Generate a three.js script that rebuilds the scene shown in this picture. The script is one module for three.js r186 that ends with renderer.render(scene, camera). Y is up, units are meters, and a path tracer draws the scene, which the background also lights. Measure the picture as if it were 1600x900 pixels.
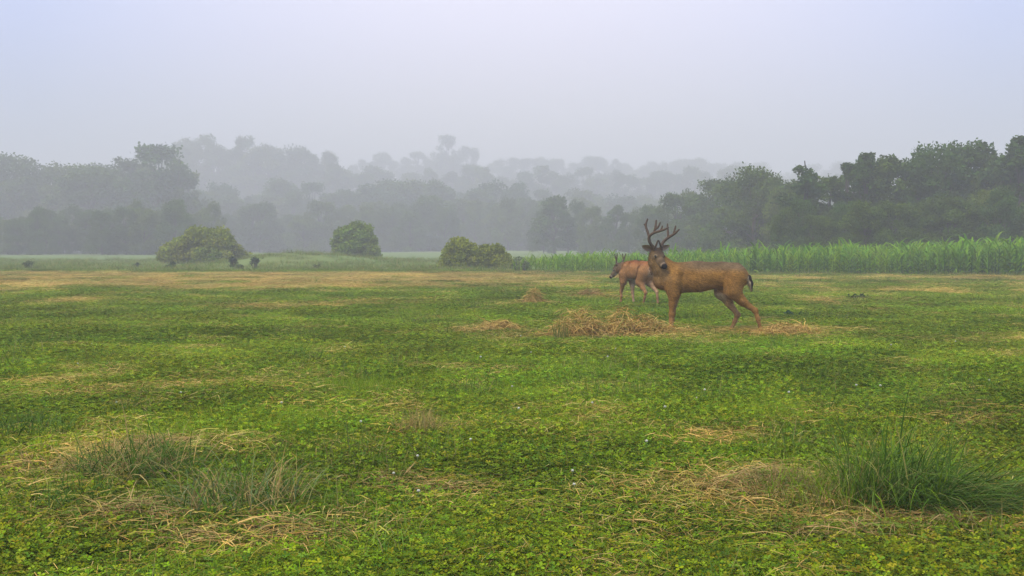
import * as THREE from 'three';
import { mergeGeometries } from 'three/addons/utils/BufferGeometryUtils.js';

// ---------------------------------------------------------------- camera, sky, sun, haze, exposure
function hash(x, y) { let h = Math.imul(x | 0, 374761393) + Math.imul(y | 0, 668265263); h = Math.imul(h ^ (h >>> 13), 1274126177); return ((h ^ (h >>> 16)) >>> 0) / 4294967296; }
function noise(x, y) {
  const xi = Math.floor(x), yi = Math.floor(y), fx = x - xi, fy = y - yi;
  const u = fx * fx * (3 - 2 * fx), v = fy * fy * (3 - 2 * fy);
  return (hash(xi, yi) * (1 - u) + hash(xi + 1, yi) * u) * (1 - v) + (hash(xi, yi + 1) * (1 - u) + hash(xi + 1, yi + 1) * u) * v;
}
const fbm = (x, y) => 0.5 * noise(x, y) + 0.28 * noise(x * 2.1 + 7.3, y * 2.1 + 1.9) + 0.15 * noise(x * 4.3 + 3.1, y * 4.3 + 8.7) + 0.07 * noise(x * 9.1, y * 9.1);
const smooth = (a, b, x) => { const t = Math.min(1, Math.max(0, (x - a) / (b - a))); return t * t * (3 - 2 * t); };
const lerp = (a, b, t) => a + (b - a) * t;
const scene = new THREE.Scene();
const camera = new THREE.PerspectiveCamera(30.7, 16 / 9, 0.1, 3000);
camera.position.set(0, 1.25, 0);
camera.rotation.set(-0.0402, 0, 0);
const SUN = new THREE.Vector3(-0.45, 0.80, 0.28).normalize();
function makeSky() {
  const W = 256, H = 128, data = new Float32Array(W * H * 4);
  for (let j = 0; j < H; j++) {
    const el = ((j + 0.5) / H - 0.5) * Math.PI;
    for (let i = 0; i < W; i++) {
      const az = ((i + 0.5) / W - 0.5) * 2 * Math.PI;
      const x = Math.cos(el) * Math.cos(az), y = Math.sin(el), z = Math.cos(el) * Math.sin(az);
      const up = Math.max(0, y);
      let L = 0.305 * (1 + 2.0 * up);                                   // overcast: brighter towards the zenith
      const s = Math.max(0, x * SUN.x + y * SUN.y + z * SUN.z);
      L *= 1 + 0.25 * Math.pow(s, 6);                                  // wide glow of the veiled sun
      const side = 1 - Math.max(0, -z / Math.max(0.05, Math.hypot(x, z)));
      const cool = Math.min(1, side * 11);                            // lens vignetting put into the sky colour: dimmer and bluer to the sides
      const k = 4 * (j * W + i);
      const veil = 1 + 0.05 * (fbm(az * 3 + 20, el * 7 + 5) - 0.5), high = smooth(0.03, 0.2, up) * (1 - 0.6 * smooth(0.3, 0.8, up));   // faint cloud structure; whiter fog low down
      L *= veil;
      data[k] = L * (1.0 - 0.02 * high - 0.42 * cool); data[k + 1] = L * (0.995 - 0.04 * high - 0.28 * cool); data[k + 2] = L * (0.99 + 0.20 * high - 0.08 * cool); data[k + 3] = 1;
    }
  }
  const t = new THREE.DataTexture(data, W, H, THREE.RGBAFormat, THREE.FloatType);
  t.mapping = THREE.EquirectangularReflectionMapping;
  t.magFilter = t.minFilter = THREE.LinearFilter;
  t.needsUpdate = true;
  return t;
}
scene.background = scene.environment = makeSky();
const sun = new THREE.DirectionalLight(new THREE.Color(1.0, 0.87, 0.58), 1.5);
sun.position.copy(SUN).multiplyScalar(200);
sun.castShadow = true;
sun.shadow.radius = 45;
sun.shadow.mapSize.set(4096, 4096);
Object.assign(sun.shadow.camera, { left: -120, right: 120, top: 120, bottom: -120, near: 1, far: 500 });
scene.add(sun, sun.target);
sun.target.position.set(0, 0, -40);
scene.fog = new THREE.FogExp2(new THREE.Color().setRGB(1.0, 0.99, 0.93), 0.0035);
const renderer = new THREE.WebGLRenderer({ antialias: true });
renderer.toneMapping = THREE.LinearToneMapping;
renderer.toneMappingExposure = 2.6;
renderer.shadowMap.enabled = true;

// ---------------------------------------------------------------- helpers
function rng(seed) {
  let a = seed >>> 0;
  return () => { a = (a + 0x6D2B79F5) | 0; let t = Math.imul(a ^ (a >>> 15), 1 | a); t = (t + Math.imul(t ^ (t >>> 7), 61 | t)) ^ t; return ((t ^ (t >>> 14)) >>> 0) / 4294967296; };
}
const V = (x, y, z) => new THREE.Vector3(x, y, z);
const used = new Map();
function numbered(name) { const n = used.get(name) || 0; used.set(name, n + 1); return n ? name + '_' + String(n).padStart(3, '0') : name; }
function tag(o, label, category, group, kind) {
  o.userData.label = label; o.userData.category = category;
  if (group) o.userData.group = group;
  if (kind) o.userData.kind = kind;
  return o;
}
function place(o, name, x, d, turn = 0, y = null) { o.name = numbered(name); o.position.set(x, y === null ? groundY(x, d) : y, -d); o.rotation.y = turn; scene.add(o); return o; }
class Builder {                       // loose triangles with a colour each
  constructor() { this.p = []; this.c = []; }
  tri(a, b, c, col) { this.p.push(a.x, a.y, a.z, b.x, b.y, b.z, c.x, c.y, c.z); for (let i = 0; i < 3; i++) this.c.push(col[0], col[1], col[2]); }
  quad(a, b, c, d, col) { this.tri(a, b, c, col); this.tri(a, c, d, col); }
  geometry() {
    const g = new THREE.BufferGeometry();
    g.setAttribute('position', new THREE.Float32BufferAttribute(this.p, 3));
    g.setAttribute('color', new THREE.Float32BufferAttribute(this.c, 3));
    g.computeVertexNormals();
    return g;
  }
  // a blade from `at`, starting along `dir`, bending by `droop` (pull towards the ground), tapering
  blade(at, dir, len, width, droop, seg, col, R, floor = null) {
    const p = at.clone(), v = dir.clone().normalize(), step = len / seg;
    let side = V(-v.z, 0, v.x); if (side.lengthSq() < 1e-6) side.set(1, 0, 0); side.normalize();
    const tw = (R() - 0.5) * 1.6; side.applyAxisAngle(v, tw);
    let l = p.clone().addScaledVector(side, -width / 2), r = p.clone().addScaledVector(side, width / 2);
    for (let i = 1; i <= seg; i++) {
      v.y -= droop * (i / seg) / seg * 3; v.normalize();
      p.addScaledVector(v, step);
      if (floor !== null && p.y < floor) p.y = floor;
      const w = width * (1 - Math.pow(i / seg, 1.8)) * 0.5;
      const k = 0.9 + 0.2 * R(), c2 = [col[0] * k, col[1] * k, col[2] * k];
      if (i === seg) this.tri(l, r, p.clone(), c2);
      else { const nl = p.clone().addScaledVector(side, -w), nr = p.clone().addScaledVector(side, w); this.quad(l, r, nr, nl, c2); l = nl; r = nr; }
    }
  }
}
const jit = (c, R, k) => { const m = 1 + (R() - 0.5) * 2 * k; return [c[0] * m * (1 + (R() - 0.5) * k * 0.6), c[1] * m, c[2] * m * (1 + (R() - 0.5) * k * 0.6)]; };
const leafMat = (transmission, roughness = 0.85, color = [1, 1, 1]) => new THREE.MeshPhysicalMaterial({ color: new THREE.Color().setRGB(...color), vertexColors: true, roughness, transmission, thickness: 0, side: THREE.DoubleSide, specularIntensity: 0.08 });
const M = {
  clover: leafMat(0.28, 0.9), grass: leafMat(0.3, 0.9), straw: leafMat(0.2, 0.95), corn: leafMat(0.4, 0.95),
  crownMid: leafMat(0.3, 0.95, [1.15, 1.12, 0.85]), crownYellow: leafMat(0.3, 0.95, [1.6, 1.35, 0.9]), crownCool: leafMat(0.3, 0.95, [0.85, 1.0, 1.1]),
  bark: new THREE.MeshStandardMaterial({ color: new THREE.Color().setRGB(0.075, 0.06, 0.045), roughness: 0.95 }),
  coat: new THREE.MeshPhysicalMaterial({ vertexColors: true, roughness: 0.82, specularIntensity: 0.15 }),
  velvet: new THREE.MeshStandardMaterial({ color: new THREE.Color().setRGB(0.085, 0.055, 0.036), roughness: 0.9 }),
  eye: new THREE.MeshPhysicalMaterial({ color: new THREE.Color().setRGB(0.008, 0.006, 0.005), roughness: 0.12 }),
  horn: new THREE.MeshStandardMaterial({ color: new THREE.Color().setRGB(0.02, 0.017, 0.014), roughness: 0.6 }),
  blossom: new THREE.MeshStandardMaterial({ color: new THREE.Color().setRGB(0.42, 0.41, 0.33), roughness: 0.9 }),
  stem: new THREE.MeshStandardMaterial({ color: new THREE.Color().setRGB(0.09, 0.17, 0.04), roughness: 0.8 }),
};

// ---------------------------------------------------------------- ground
function groundY(x, d) {
  let h = 0.10 * (fbm(x * 0.45 + 40, d * 0.45) - 0.5) + 0.10 * (fbm(x * 0.12 + 11, d * 0.12 + 5) - 0.5);
  h *= smooth(2, 5, d);
  const mx = x < -15.5 ? (x + 15.5) / 2.6 : (x + 15.5) / 7.0;
  h += 0.78 * Math.exp(-mx * mx) * Math.exp(-Math.pow((d - 71) / 8, 2));
  const hill = smooth(230, 620, d) * (28 + 8 * smooth(60, -180, x) - 8 * smooth(60, 200, x));
  h += hill + 1.6 * smooth(110, 200, d) * (fbm(x * 0.02, d * 0.02) - 0.4);
  return h;
}
// where cut hay lies: [x, d, half width, half depth, strength]
const HAY = [
  [-0.12, 15.3, 0.75, 0.4, 0.9], [-0.55, 15.0, 0.4, 0.3, 0.8], [1.45, 14.5, 1.1, 0.55, 1.0], [3.6, 14.7, 0.8, 0.5, 0.9], [0.45, 22.0, 0.5, 0.5, 0.8], [1.75, 25.0, 0.8, 0.8, 0.9],
  [-2.6, 16.7, 0.5, 0.3, 0.6], [-4.4, 21.2, 2.2, 0.8, 0.5], [5.2, 13.8, 1.5, 0.4, 0.5], [1.9, 4.85, 1.0, 0.45, 0.95], [1.35, 5.45, 0.5, 0.35, 0.9], [2.6, 4.5, 0.8, 0.3, 0.8],
  [-2.5, 5.6, 0.5, 0.35, 0.9], [-1.7, 4.65, 0.55, 0.3, 1.0], [-1.15, 4.4, 0.5, 0.22, 1.0], [-2.1, 6.3, 0.45, 0.35, 0.8], [-3.1, 8.8, 1.1, 0.5, 0.6], [-0.6, 5.5, 0.22, 0.2, 0.9], [-0.35, 5.35, 0.22, 0.15, 0.8],
  [-0.05, 5.2, 0.3, 0.12, 0.5], [0.7, 5.3, 0.4, 0.2, 0.5], [-2.2, 9.0, 0.35, 0.3, 0.6], [-0.6, 7.0, 0.2, 0.2, 0.6], [1.2, 6.7, 0.5, 0.25, 0.4], [2.9, 7.2, 1.0, 0.5, 0.35], [-1.3, 8.1, 0.5, 0.3, 0.3],
];
function hayAt(x, d) {
  let s = 0;
  for (const [hx, hd, rx, rd, k] of HAY) { const q = ((x - hx) / rx) ** 2 + ((d - hd) / rd) ** 2; if (q < 4) s = Math.max(s, k * Math.exp(-q * 0.9)); }
  const n = fbm(x * 0.9 + 60, d * 0.55 + 20);
  const band = smooth(27, 33, d + (n - 0.5) * 10) * smooth(50, 46, d);
  const left = smooth(0.10, 0.0, x / d) ;
  s = Math.max(s, band * lerp(0.22, 0.92, left) * smooth(0.25, 0.55, n + 0.12 * left));
  s = Math.max(s, smooth(37, 39, d) * smooth(45, 42, d) * smooth(0.2, 0.5, n) * 0.7);           // thin windrow by the corn
  s = Math.max(s, 0.55 * smooth(0.62, 0.8, fbm(x * 0.6 + 5, d * 0.22 + 33)) * smooth(14, 24, d) * smooth(50, 40, d));
  return Math.min(1, s);
}
{
  const xs = [], ds = [];
  for (let i = -90; i <= 90; i++) xs.push(i * 0.22 * (1 + Math.pow(Math.abs(i) / 90, 3) * 38));
  for (let d = -12; d < 2; d += 1.4) ds.push(d);
  for (let d = 2, s = 0.16; d < 900; d += s, s *= 1.026) ds.push(d);
  const pos = [], col = [], uv = [], idx = [];
  for (const d of ds) for (const x of xs) {
    pos.push(x, groundY(x, d), -d); uv.push(x / 1.7, d / 1.7);
    const n = fbm(x * 0.5, d * 0.5), far = smooth(46, 52, d), h = hayAt(x, d);
    let c = [lerp(0.045, 0.07, n), lerp(0.065, 0.10, n), 0.014];
    const m = [lerp(0.15, 0.22, fbm(x * 0.15, d * 0.06)), lerp(0.23, 0.29, n), 0.025];
    c = c.map((v, i) => lerp(v, m[i], far));
    const dry = [0.30, 0.20, 0.085].map(v => v * lerp(0.6, 1.2, fbm(x * 2.2, d * 1.4)));
    c = c.map((v, i) => lerp(v, dry[i], Math.min(1, h * 1.1) * 0.85));
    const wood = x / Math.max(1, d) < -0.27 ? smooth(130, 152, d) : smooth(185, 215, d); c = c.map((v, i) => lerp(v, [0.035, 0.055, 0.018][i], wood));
    col.push(...c);
  }
  const w = xs.length;
  for (let j = 0; j + 1 < ds.length; j++) for (let i = 0; i + 1 < w; i++) { const a = j * w + i; idx.push(a, a + 1, a + w + 1, a, a + w + 1, a + w); }
  const g = new THREE.BufferGeometry();
  g.setAttribute('position', new THREE.Float32BufferAttribute(pos, 3)); g.setAttribute('color', new THREE.Float32BufferAttribute(col, 3)); g.setAttribute('uv', new THREE.Float32BufferAttribute(uv, 2));
  g.setIndex(idx); g.computeVertexNormals();
  const N = 256, px = new Uint8Array(N * N * 4);
  const wrap = (x, y, f) => { const a = noise(x * f, y * f), b = noise((x - 1) * f + 0, y * f), c = noise(x * f, (y - 1) * f), e = noise((x - 1) * f, (y - 1) * f); return lerp(lerp(a, b, x), lerp(c, e, x), y); };
  for (let j = 0; j < N; j++) for (let i = 0; i < N; i++) {
    const v = 0.5 + 0.25 * wrap(i / N, j / N, 90) + 0.25 * wrap(i / N, j / N, 30), k = 4 * (j * N + i);
    px[k] = 255 * Math.min(1, v); px[k + 1] = 255 * Math.min(1, v * 1.02); px[k + 2] = 235 * Math.min(1, v); px[k + 3] = 255;
  }
  const tex = new THREE.DataTexture(px, N, N); tex.wrapS = tex.wrapT = THREE.RepeatWrapping; tex.magFilter = THREE.LinearFilter; tex.colorSpace = THREE.SRGBColorSpace; tex.needsUpdate = true;
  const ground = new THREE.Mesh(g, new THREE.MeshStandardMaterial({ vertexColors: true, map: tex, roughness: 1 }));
  ground.name = 'ground'; ground.userData.kind = 'structure'; scene.add(ground);
}

// ---------------------------------------------------------------- woods
function limb(B, a, b, ra, rb, col, n = 6) {
  const v = b.clone().sub(a).normalize(), s = Math.abs(v.y) > 0.9 ? V(1, 0, 0) : V(0, 1, 0), e = s.clone().cross(v).normalize(), f = v.clone().cross(e);
  for (let i = 0; i < n; i++) {
    const t0 = i / n * 2 * Math.PI, t1 = (i + 1) / n * 2 * Math.PI, at = (c, r, t) => c.clone().addScaledVector(e, r * Math.cos(t)).addScaledVector(f, r * Math.sin(t));
    B.quad(at(a, ra, t0), at(a, ra, t1), at(b, rb, t1), at(b, rb, t0), col);
  }
}
const plain = g => { g.deleteAttribute('color'); return g; };
// shape: list of [x, y, z, radius] clumps that fill the crown of a tree 10 m tall
function crownClumps(R, kind) {
  const out = [];
  if (kind === 'narrow') {
    for (let i = 0; i < 26; i++) { const t = R(), y = 2.0 + 7.6 * t, w = 1.75 * Math.pow(1 - t, 0.55) + 0.25, a = R() * 6.28; const q = w * (0.35 + 0.65 * R()); out.push([Math.cos(a) * q, y, Math.sin(a) * q, 0.35 + 0.5 * (1 - t) + 0.2 * R()]); }
  } else if (kind === 'broad') {
    for (let i = 0; i < 46; i++) { const a = R() * 6.28, t = Math.pow(R(), 0.7), y = 2.2 + 6.9 * t, w = 3.7 * Math.sqrt(Math.max(0.08, 1 - Math.pow((t - 0.42) / 0.62, 2))), q = w * (0.45 + 0.6 * R()); out.push([Math.cos(a) * q, y, Math.sin(a) * q, 0.6 + 0.65 * R()]); }
  } else if (kind === 'bushy') {
    for (let i = 0; i < 44; i++) { const a = R() * 6.28, t = R(), y = 0.25 + 8.75 * t, w = 4.2 * Math.sqrt(Math.max(0.06, 1 - t * t * 0.95)), q = w * (0.5 + 0.5 * R()); out.push([Math.cos(a) * q, y, Math.sin(a) * q, 0.75 + 0.75 * R()]); }
  } else {
    for (let i = 0; i < 40; i++) { const a = R() * 6.28, t = R(), y = 1.6 + 7.7 * t, w = 2.6 * Math.pow(Math.sin(Math.PI * Math.min(0.97, 0.12 + t * 0.86)), 0.6), q = w * (0.45 + 0.6 * R()); out.push([Math.cos(a) * q, y, Math.sin(a) * q, 0.5 + 0.6 * R()]); }
  }
  return out;
}
function leafCloud(B, R, clumps, perClump, size, base) {
  for (const [cx, cy, cz, r] of clumps) {
    const tone = jit(base, R, 0.28), n = Math.round(perClump * Math.pow(r, 1.6) * 1.6);
    for (let i = 0; i < n; i++) {
      const u = R() * 2 - 1, a = R() * 6.28, q = Math.pow(R(), 0.42) * r * (0.85 + 0.4 * R()) * (R() < 0.06 ? 1.18 : 1), s = Math.sqrt(1 - u * u);
      const c = V(cx + q * s * Math.cos(a), cy + q * u * 0.8, cz + q * s * Math.sin(a));
      const L = size * (0.6 + 0.8 * R()), W = L * (0.5 + 0.3 * R());
      const d1 = V(R() - 0.5, (R() - 0.6) * 0.9, R() - 0.5).normalize(), d2 = d1.clone().cross(V(R() - 0.5, R() - 0.2, R() - 0.5)).normalize();
      const col = jit(tone, R, 0.22);
      const A = c.clone().addScaledVector(d1, -L / 2), C = c.clone().addScaledVector(d1, L / 2), P = c.clone().addScaledVector(d2, W / 2), Q = c.clone().addScaledVector(d2, -W / 2);
      P.y -= L * 0.08; Q.y -= L * 0.08;
      B.quad(A, P, C, Q, col);
    }
  }
}
function treeShape(seed, kind) {
  const R = rng(seed), clumps = crownClumps(R, kind), B = new Builder(), T = new Builder();
  leafCloud(B, R, clumps, kind === 'narrow' ? 230 : 150, 0.30, [0.066, 0.108, 0.014]);
  const top = kind === 'narrow' ? 9.2 : 7.2; let p = V(0, -0.4, 0);
  for (let i = 1; i <= 5; i++) { const q = V((R() - 0.5) * 0.5, -0.4 + (top + 0.4) * i / 5, (R() - 0.5) * 0.5); limb(T, p, q, 0.2 * (1 - 0.16 * (i - 1)), 0.2 * (1 - 0.16 * i), [1, 1, 1], 7); p = q; }
  for (const c of clumps) if (R() < 0.6) { const y0 = Math.max(0.5, c[1] * (0.45 + 0.25 * R())); limb(T, V(0, Math.min(y0, top - 0.3), 0), V(c[0], c[1], c[2]), 0.075, 0.02, [1, 1, 1], 4); }
  return { crown: B.geometry(), trunk: plain(T.geometry()) };
}
const whereabouts = u => { const q = 800 + u * 1640; return q < 200 ? 'at the far left' : q < 400 ? 'behind the wide arching bush' : q < 520 ? 'behind the grassy mound' : q < 625 ? 'behind the rounded bush' : q < 850 ? 'behind the two-humped bush' : q < 1005 ? 'behind the smaller buck' : q < 1180 ? 'behind the large buck' : q < 1400 ? 'right of the large buck' : 'towards the right edge'; };
const shapes = {};
for (const [kind, n] of [['narrow', 3], ['round', 4], ['broad', 3], ['bushy', 4]]) shapes[kind] = Array.from({ length: n }, (_, i) => treeShape(100 + n * 17 + i * 7 + kind.length * 31, kind));
function tree(name, kind, variant, x, d, height, width, turn, material, label, group, category = 'tree') {
  const s = shapes[kind][variant % shapes[kind].length], o = new THREE.Group();
  const crown = new THREE.Mesh(s.crown, material); crown.name = 'crown';
  const trunk = new THREE.Mesh(s.trunk, M.bark); trunk.name = 'trunk';
  o.add(trunk, crown); place(o, name, x, d, turn);
  o.scale.set(height / 10 * width, height / 10, height / 10 * width);
  return tag(o, label, category, group);
}
{
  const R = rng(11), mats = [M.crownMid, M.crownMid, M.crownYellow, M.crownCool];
  const top = (stops, u) => { for (let i = 0; i + 1 < stops.length; i++) if (u <= stops[i + 1][0]) { const [a, b] = [stops[i], stops[i + 1]]; return lerp(a[1], b[1], Math.max(0, (u - a[0]) / (b[0] - a[0]))); } return stops[stops.length - 1][1]; };
  // rows: bearing (tan) range, distance range, height by bearing, kinds, label
  const rows = [
    { u: [-0.56, -0.30], d: [190, 222], step: 0.0125, h: [[-0.56, 17], [-0.48, 17.6], [-0.42, 16.6], [-0.34, 18]], kinds: ['round', 'broad', 'bushy'], name: 'wood_tree', label: 'grey green tree of the misty left wood', group: 'trees of the left wood' },
    { u: [-0.56, -0.28], d: [135, 160], step: 0.0100, h: [[-0.56, 7.8], [-0.48, 6.2], [-0.40, 7.0], [-0.28, 7.2]], kinds: ['bushy'], name: 'scrub_tree', label: 'low dim tree fronting the left wood', group: 'low trees before the left wood', mat: [M.crownMid, M.crownYellow, M.crownMid] },
    { u: [-0.36, -0.17], d: [385, 430], step: 0.0118, h: [[-0.36, 36.0], [-0.33, 40], [-0.285, 44.5], [-0.25, 40], [-0.235, 36], [-0.215, 40], [-0.17, 34]], kinds: ['round', 'bushy'], wide: 1.1, even: 1, name: 'hill_tree', label: 'tall tree fading into the mist', group: 'tall trees in the mist left of centre' },
    { u: [-0.20, 0.34], d: [540, 600], step: 0.0098, h: [[-0.20, 46], [-0.14, 47], [-0.09, 52], [-0.06, 55], [-0.02, 47], [0.10, 47], [0.2, 45], [0.34, 43]], kinds: ['bushy', 'round', 'bushy'], wide: 1.05, even: 1, name: 'distant_tree', label: 'distant tree almost lost in the mist', group: 'distant trees in the thick mist' },
    { u: [-0.33, 0.32], d: [255, 300], step: 0.0115, h: [[-0.33, 19], [-0.10, 17], [0.05, 15.5], [0.32, 15]], kinds: ['bushy', 'bushy', 'round'], wide: 1.2, name: 'slope_tree', label: 'pale tree in the mist just above the scrub', group: 'trees at the foot of the misty rise' },
    { u: [-0.20, 0.32], d: [370, 430], step: 0.0098, h: [[-0.20, 31], [0.0, 30], [0.32, 28]], kinds: ['bushy', 'round'], wide: 1.05, even: 1, name: 'slope_tree', label: 'faint tree halfway up the misty rise', group: 'trees halfway up the misty rise' },
    { u: [-0.29, 0.08], d: [200, 235], step: 0.0085, h: [[-0.29, 9.0], [-0.2, 9.4], [-0.12, 10.4], [0.0, 11.4], [0.08, 11.8]], kinds: ['bushy'], name: 'scrub_tree', label: 'low yellow green tree in the far scrub', group: 'low trees in the middle scrub', mat: [M.crownYellow, M.crownMid] },
    { u: [0.03, 0.28], d: [0.93, 1.07], base: u => lerp(165, 78, smooth(0.03, 0.27, u)), step: 0.0115, h: [[0.02, 8.0], [0.12, 7.4], [0.17, 7.2], [0.22, 7.2], [0.28, 6.4]], kinds: ['bushy', 'round', 'bushy', 'bushy'], name: 'edge_tree', label: 'olive green tree of the lower wood edge', group: 'trees in the lower wood edge', mat: [M.crownYellow, M.crownMid, M.crownMid] },
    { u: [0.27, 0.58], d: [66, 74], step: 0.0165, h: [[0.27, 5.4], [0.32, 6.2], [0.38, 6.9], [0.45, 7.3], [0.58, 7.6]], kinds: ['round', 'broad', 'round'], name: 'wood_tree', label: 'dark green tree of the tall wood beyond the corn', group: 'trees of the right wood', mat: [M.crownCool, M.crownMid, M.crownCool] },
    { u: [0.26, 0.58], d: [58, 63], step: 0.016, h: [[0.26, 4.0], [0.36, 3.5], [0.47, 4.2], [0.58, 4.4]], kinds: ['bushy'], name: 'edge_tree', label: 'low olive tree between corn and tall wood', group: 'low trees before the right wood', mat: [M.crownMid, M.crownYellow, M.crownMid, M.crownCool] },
  ];
  for (const row of rows) for (let u = row.u[0]; u <= row.u[1]; u += row.step * (0.75 + 0.5 * R())) {
    const d = lerp(row.d[0], row.d[1], R()) * (row.base ? row.base(u) : 1), kind = row.kinds[Math.floor(R() * row.kinds.length)], m = row.mat || mats;
    const extra = d > 180 ? groundY(u * d, d) : 0;
    const h = Math.max(3, top(row.h, u) * (row.even ? 0.88 + 0.2 * R() : 0.74 + 0.38 * R()) - extra);
    tree(row.name, kind, Math.floor(R() * 4), u * d, d, h, (0.75 + 0.65 * R()) * (row.wide || 1) * (kind === 'bushy' ? 0.85 : 1), R() * 6.28, m[Math.floor(R() * m.length)], row.label + ' ' + whereabouts(u), row.group);
  }
  // the ones that rise out of the right wood and can be told apart
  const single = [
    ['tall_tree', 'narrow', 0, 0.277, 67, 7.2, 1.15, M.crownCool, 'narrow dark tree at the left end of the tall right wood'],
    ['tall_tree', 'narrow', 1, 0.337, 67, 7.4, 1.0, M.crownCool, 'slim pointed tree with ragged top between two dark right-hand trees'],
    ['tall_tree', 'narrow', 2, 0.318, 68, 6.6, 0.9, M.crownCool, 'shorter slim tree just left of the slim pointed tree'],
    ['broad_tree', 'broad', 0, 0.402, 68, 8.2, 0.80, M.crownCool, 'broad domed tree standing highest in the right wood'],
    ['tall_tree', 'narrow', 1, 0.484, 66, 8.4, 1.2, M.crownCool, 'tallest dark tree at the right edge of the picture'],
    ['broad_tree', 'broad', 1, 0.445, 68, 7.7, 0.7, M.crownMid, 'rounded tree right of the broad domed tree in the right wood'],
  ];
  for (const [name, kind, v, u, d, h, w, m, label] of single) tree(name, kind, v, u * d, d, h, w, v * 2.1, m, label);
}

// ---------------------------------------------------------------- lone bushes and weeds beyond the field
function bush(name, x, d, seed, clumps, leaf, tone, per, label, material = M.crownMid, category = 'bush', group) {
  const R = rng(seed), B = new Builder(), T = new Builder(), o = new THREE.Group();
  leafCloud(B, R, clumps, per, leaf, tone);
  for (const c of clumps) limb(T, V(c[0] * 0.25, -0.15, c[2] * 0.25), V(c[0], c[1], c[2]), 0.035, 0.012, [1, 1, 1], 4);
  const f = new THREE.Mesh(B.geometry(), material), s = new THREE.Mesh(plain(T.geometry()), M.bark);
  f.name = 'foliage'; s.name = 'branches'; o.add(s, f); place(o, name, x, d);
  return tag(o, label, category, group);
}
function dome(seed, w, h, dep, n, r, lift = 0.2, lean = 0) {
  const R = rng(seed), out = [];
  for (let i = 0; i < n; i++) { const a = R() * 6.28, t = Math.pow(R(), 0.8), q = Math.sqrt(1 - t * t * 0.92) * (0.55 + 0.45 * R()); out.push([Math.cos(a) * q * w / 2 + lean * t, lift + t * (h - r), Math.sin(a) * q * dep / 2, r * (0.65 + 0.6 * R())]); }
  return out;
}
bush('lone_bush', -1.95, 56, 21, [...dome(5, 2.4, 1.8, 2.0, 50, 0.38, 0.0).map(c => [c[0] - 0.75, c[1], c[2], c[3]]), ...dome(6, 2.3, 1.4, 1.8, 42, 0.34, 0.0).map(c => [c[0] + 0.85, c[1], c[2], c[3]])], 0.13, [0.13, 0.175, 0.014], 1100, 'green bush with two humps at the edge of the cut hay', M.crownYellow);
bush('lone_bush', -11.9, 80, 22, dome(8, 3.7, 3.0, 3.0, 64, 0.55, 0.05), 0.19, [0.125, 0.185, 0.022], 700, 'rounded green bush standing on the back of the grassy mound');
bush('lone_bush', -21.6, 74, 23, [...dome(9, 5.8, 2.7, 3.4, 90, 0.55, 0.0), ...dome(10, 3.0, 1.5, 2.2, 34, 0.4, 0.0).map(c => [c[0] - 1.9, c[1], c[2] + 0.4, c[3]])], 0.19, [0.13, 0.175, 0.016], 650, 'wide arching bush left of the grassy mound', M.crownYellow);
bush('lone_bush', -20.0, 69, 24, dome(12, 2.4, 1.2, 1.4, 16, 0.3, 0.1), 0.13, [0.13, 0.18, 0.03], 600, 'small pale shrub in front of the wide arching bush');
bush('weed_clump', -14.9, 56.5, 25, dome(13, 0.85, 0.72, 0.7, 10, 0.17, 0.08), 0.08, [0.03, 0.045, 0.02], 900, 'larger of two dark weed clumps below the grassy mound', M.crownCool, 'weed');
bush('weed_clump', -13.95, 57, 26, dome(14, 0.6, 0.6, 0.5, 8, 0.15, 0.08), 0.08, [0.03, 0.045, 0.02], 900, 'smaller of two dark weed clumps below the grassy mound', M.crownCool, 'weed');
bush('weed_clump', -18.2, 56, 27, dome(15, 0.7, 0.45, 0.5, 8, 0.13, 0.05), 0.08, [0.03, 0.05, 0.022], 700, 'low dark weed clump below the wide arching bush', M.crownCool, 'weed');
bush('weed_clump', -10.4, 56.5, 28, dome(16, 0.6, 0.3, 0.5, 7, 0.11, 0.03), 0.07, [0.045, 0.05, 0.022], 700, 'flat brownish weed clump on the near side of the grassy mound', M.crownMid, 'weed');
bush('weed_clump', -25.3, 55, 29, dome(17, 0.9, 0.5, 0.6, 9, 0.14, 0.05), 0.08, [0.05, 0.07, 0.03], 600, 'grey green weed clump at the far left of the cut hay', M.crownMid, 'weed');
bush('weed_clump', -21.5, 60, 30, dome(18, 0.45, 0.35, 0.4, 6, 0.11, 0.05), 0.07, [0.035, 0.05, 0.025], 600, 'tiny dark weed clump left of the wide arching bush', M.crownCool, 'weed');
bush('weed_clump', 0.35, 49.5, 31, dome(19, 0.9, 0.75, 0.7, 10, 0.15, 0.1), 0.09, [0.11, 0.14, 0.09], 500, 'pale grey green weed clump between the two-humped bush and the corn', M.crownMid, 'weed');
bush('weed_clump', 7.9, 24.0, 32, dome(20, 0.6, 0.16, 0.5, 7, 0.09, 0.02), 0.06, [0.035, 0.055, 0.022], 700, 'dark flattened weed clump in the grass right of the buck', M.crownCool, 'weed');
bush('weed_clump', 4.95, 18.3, 33, dome(21, 0.5, 0.12, 0.4, 7, 0.08, 0.02), 0.06, [0.03, 0.06, 0.035], 700, 'low dark green weed clump just beyond the tail of the buck', M.crownCool, 'weed');

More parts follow.
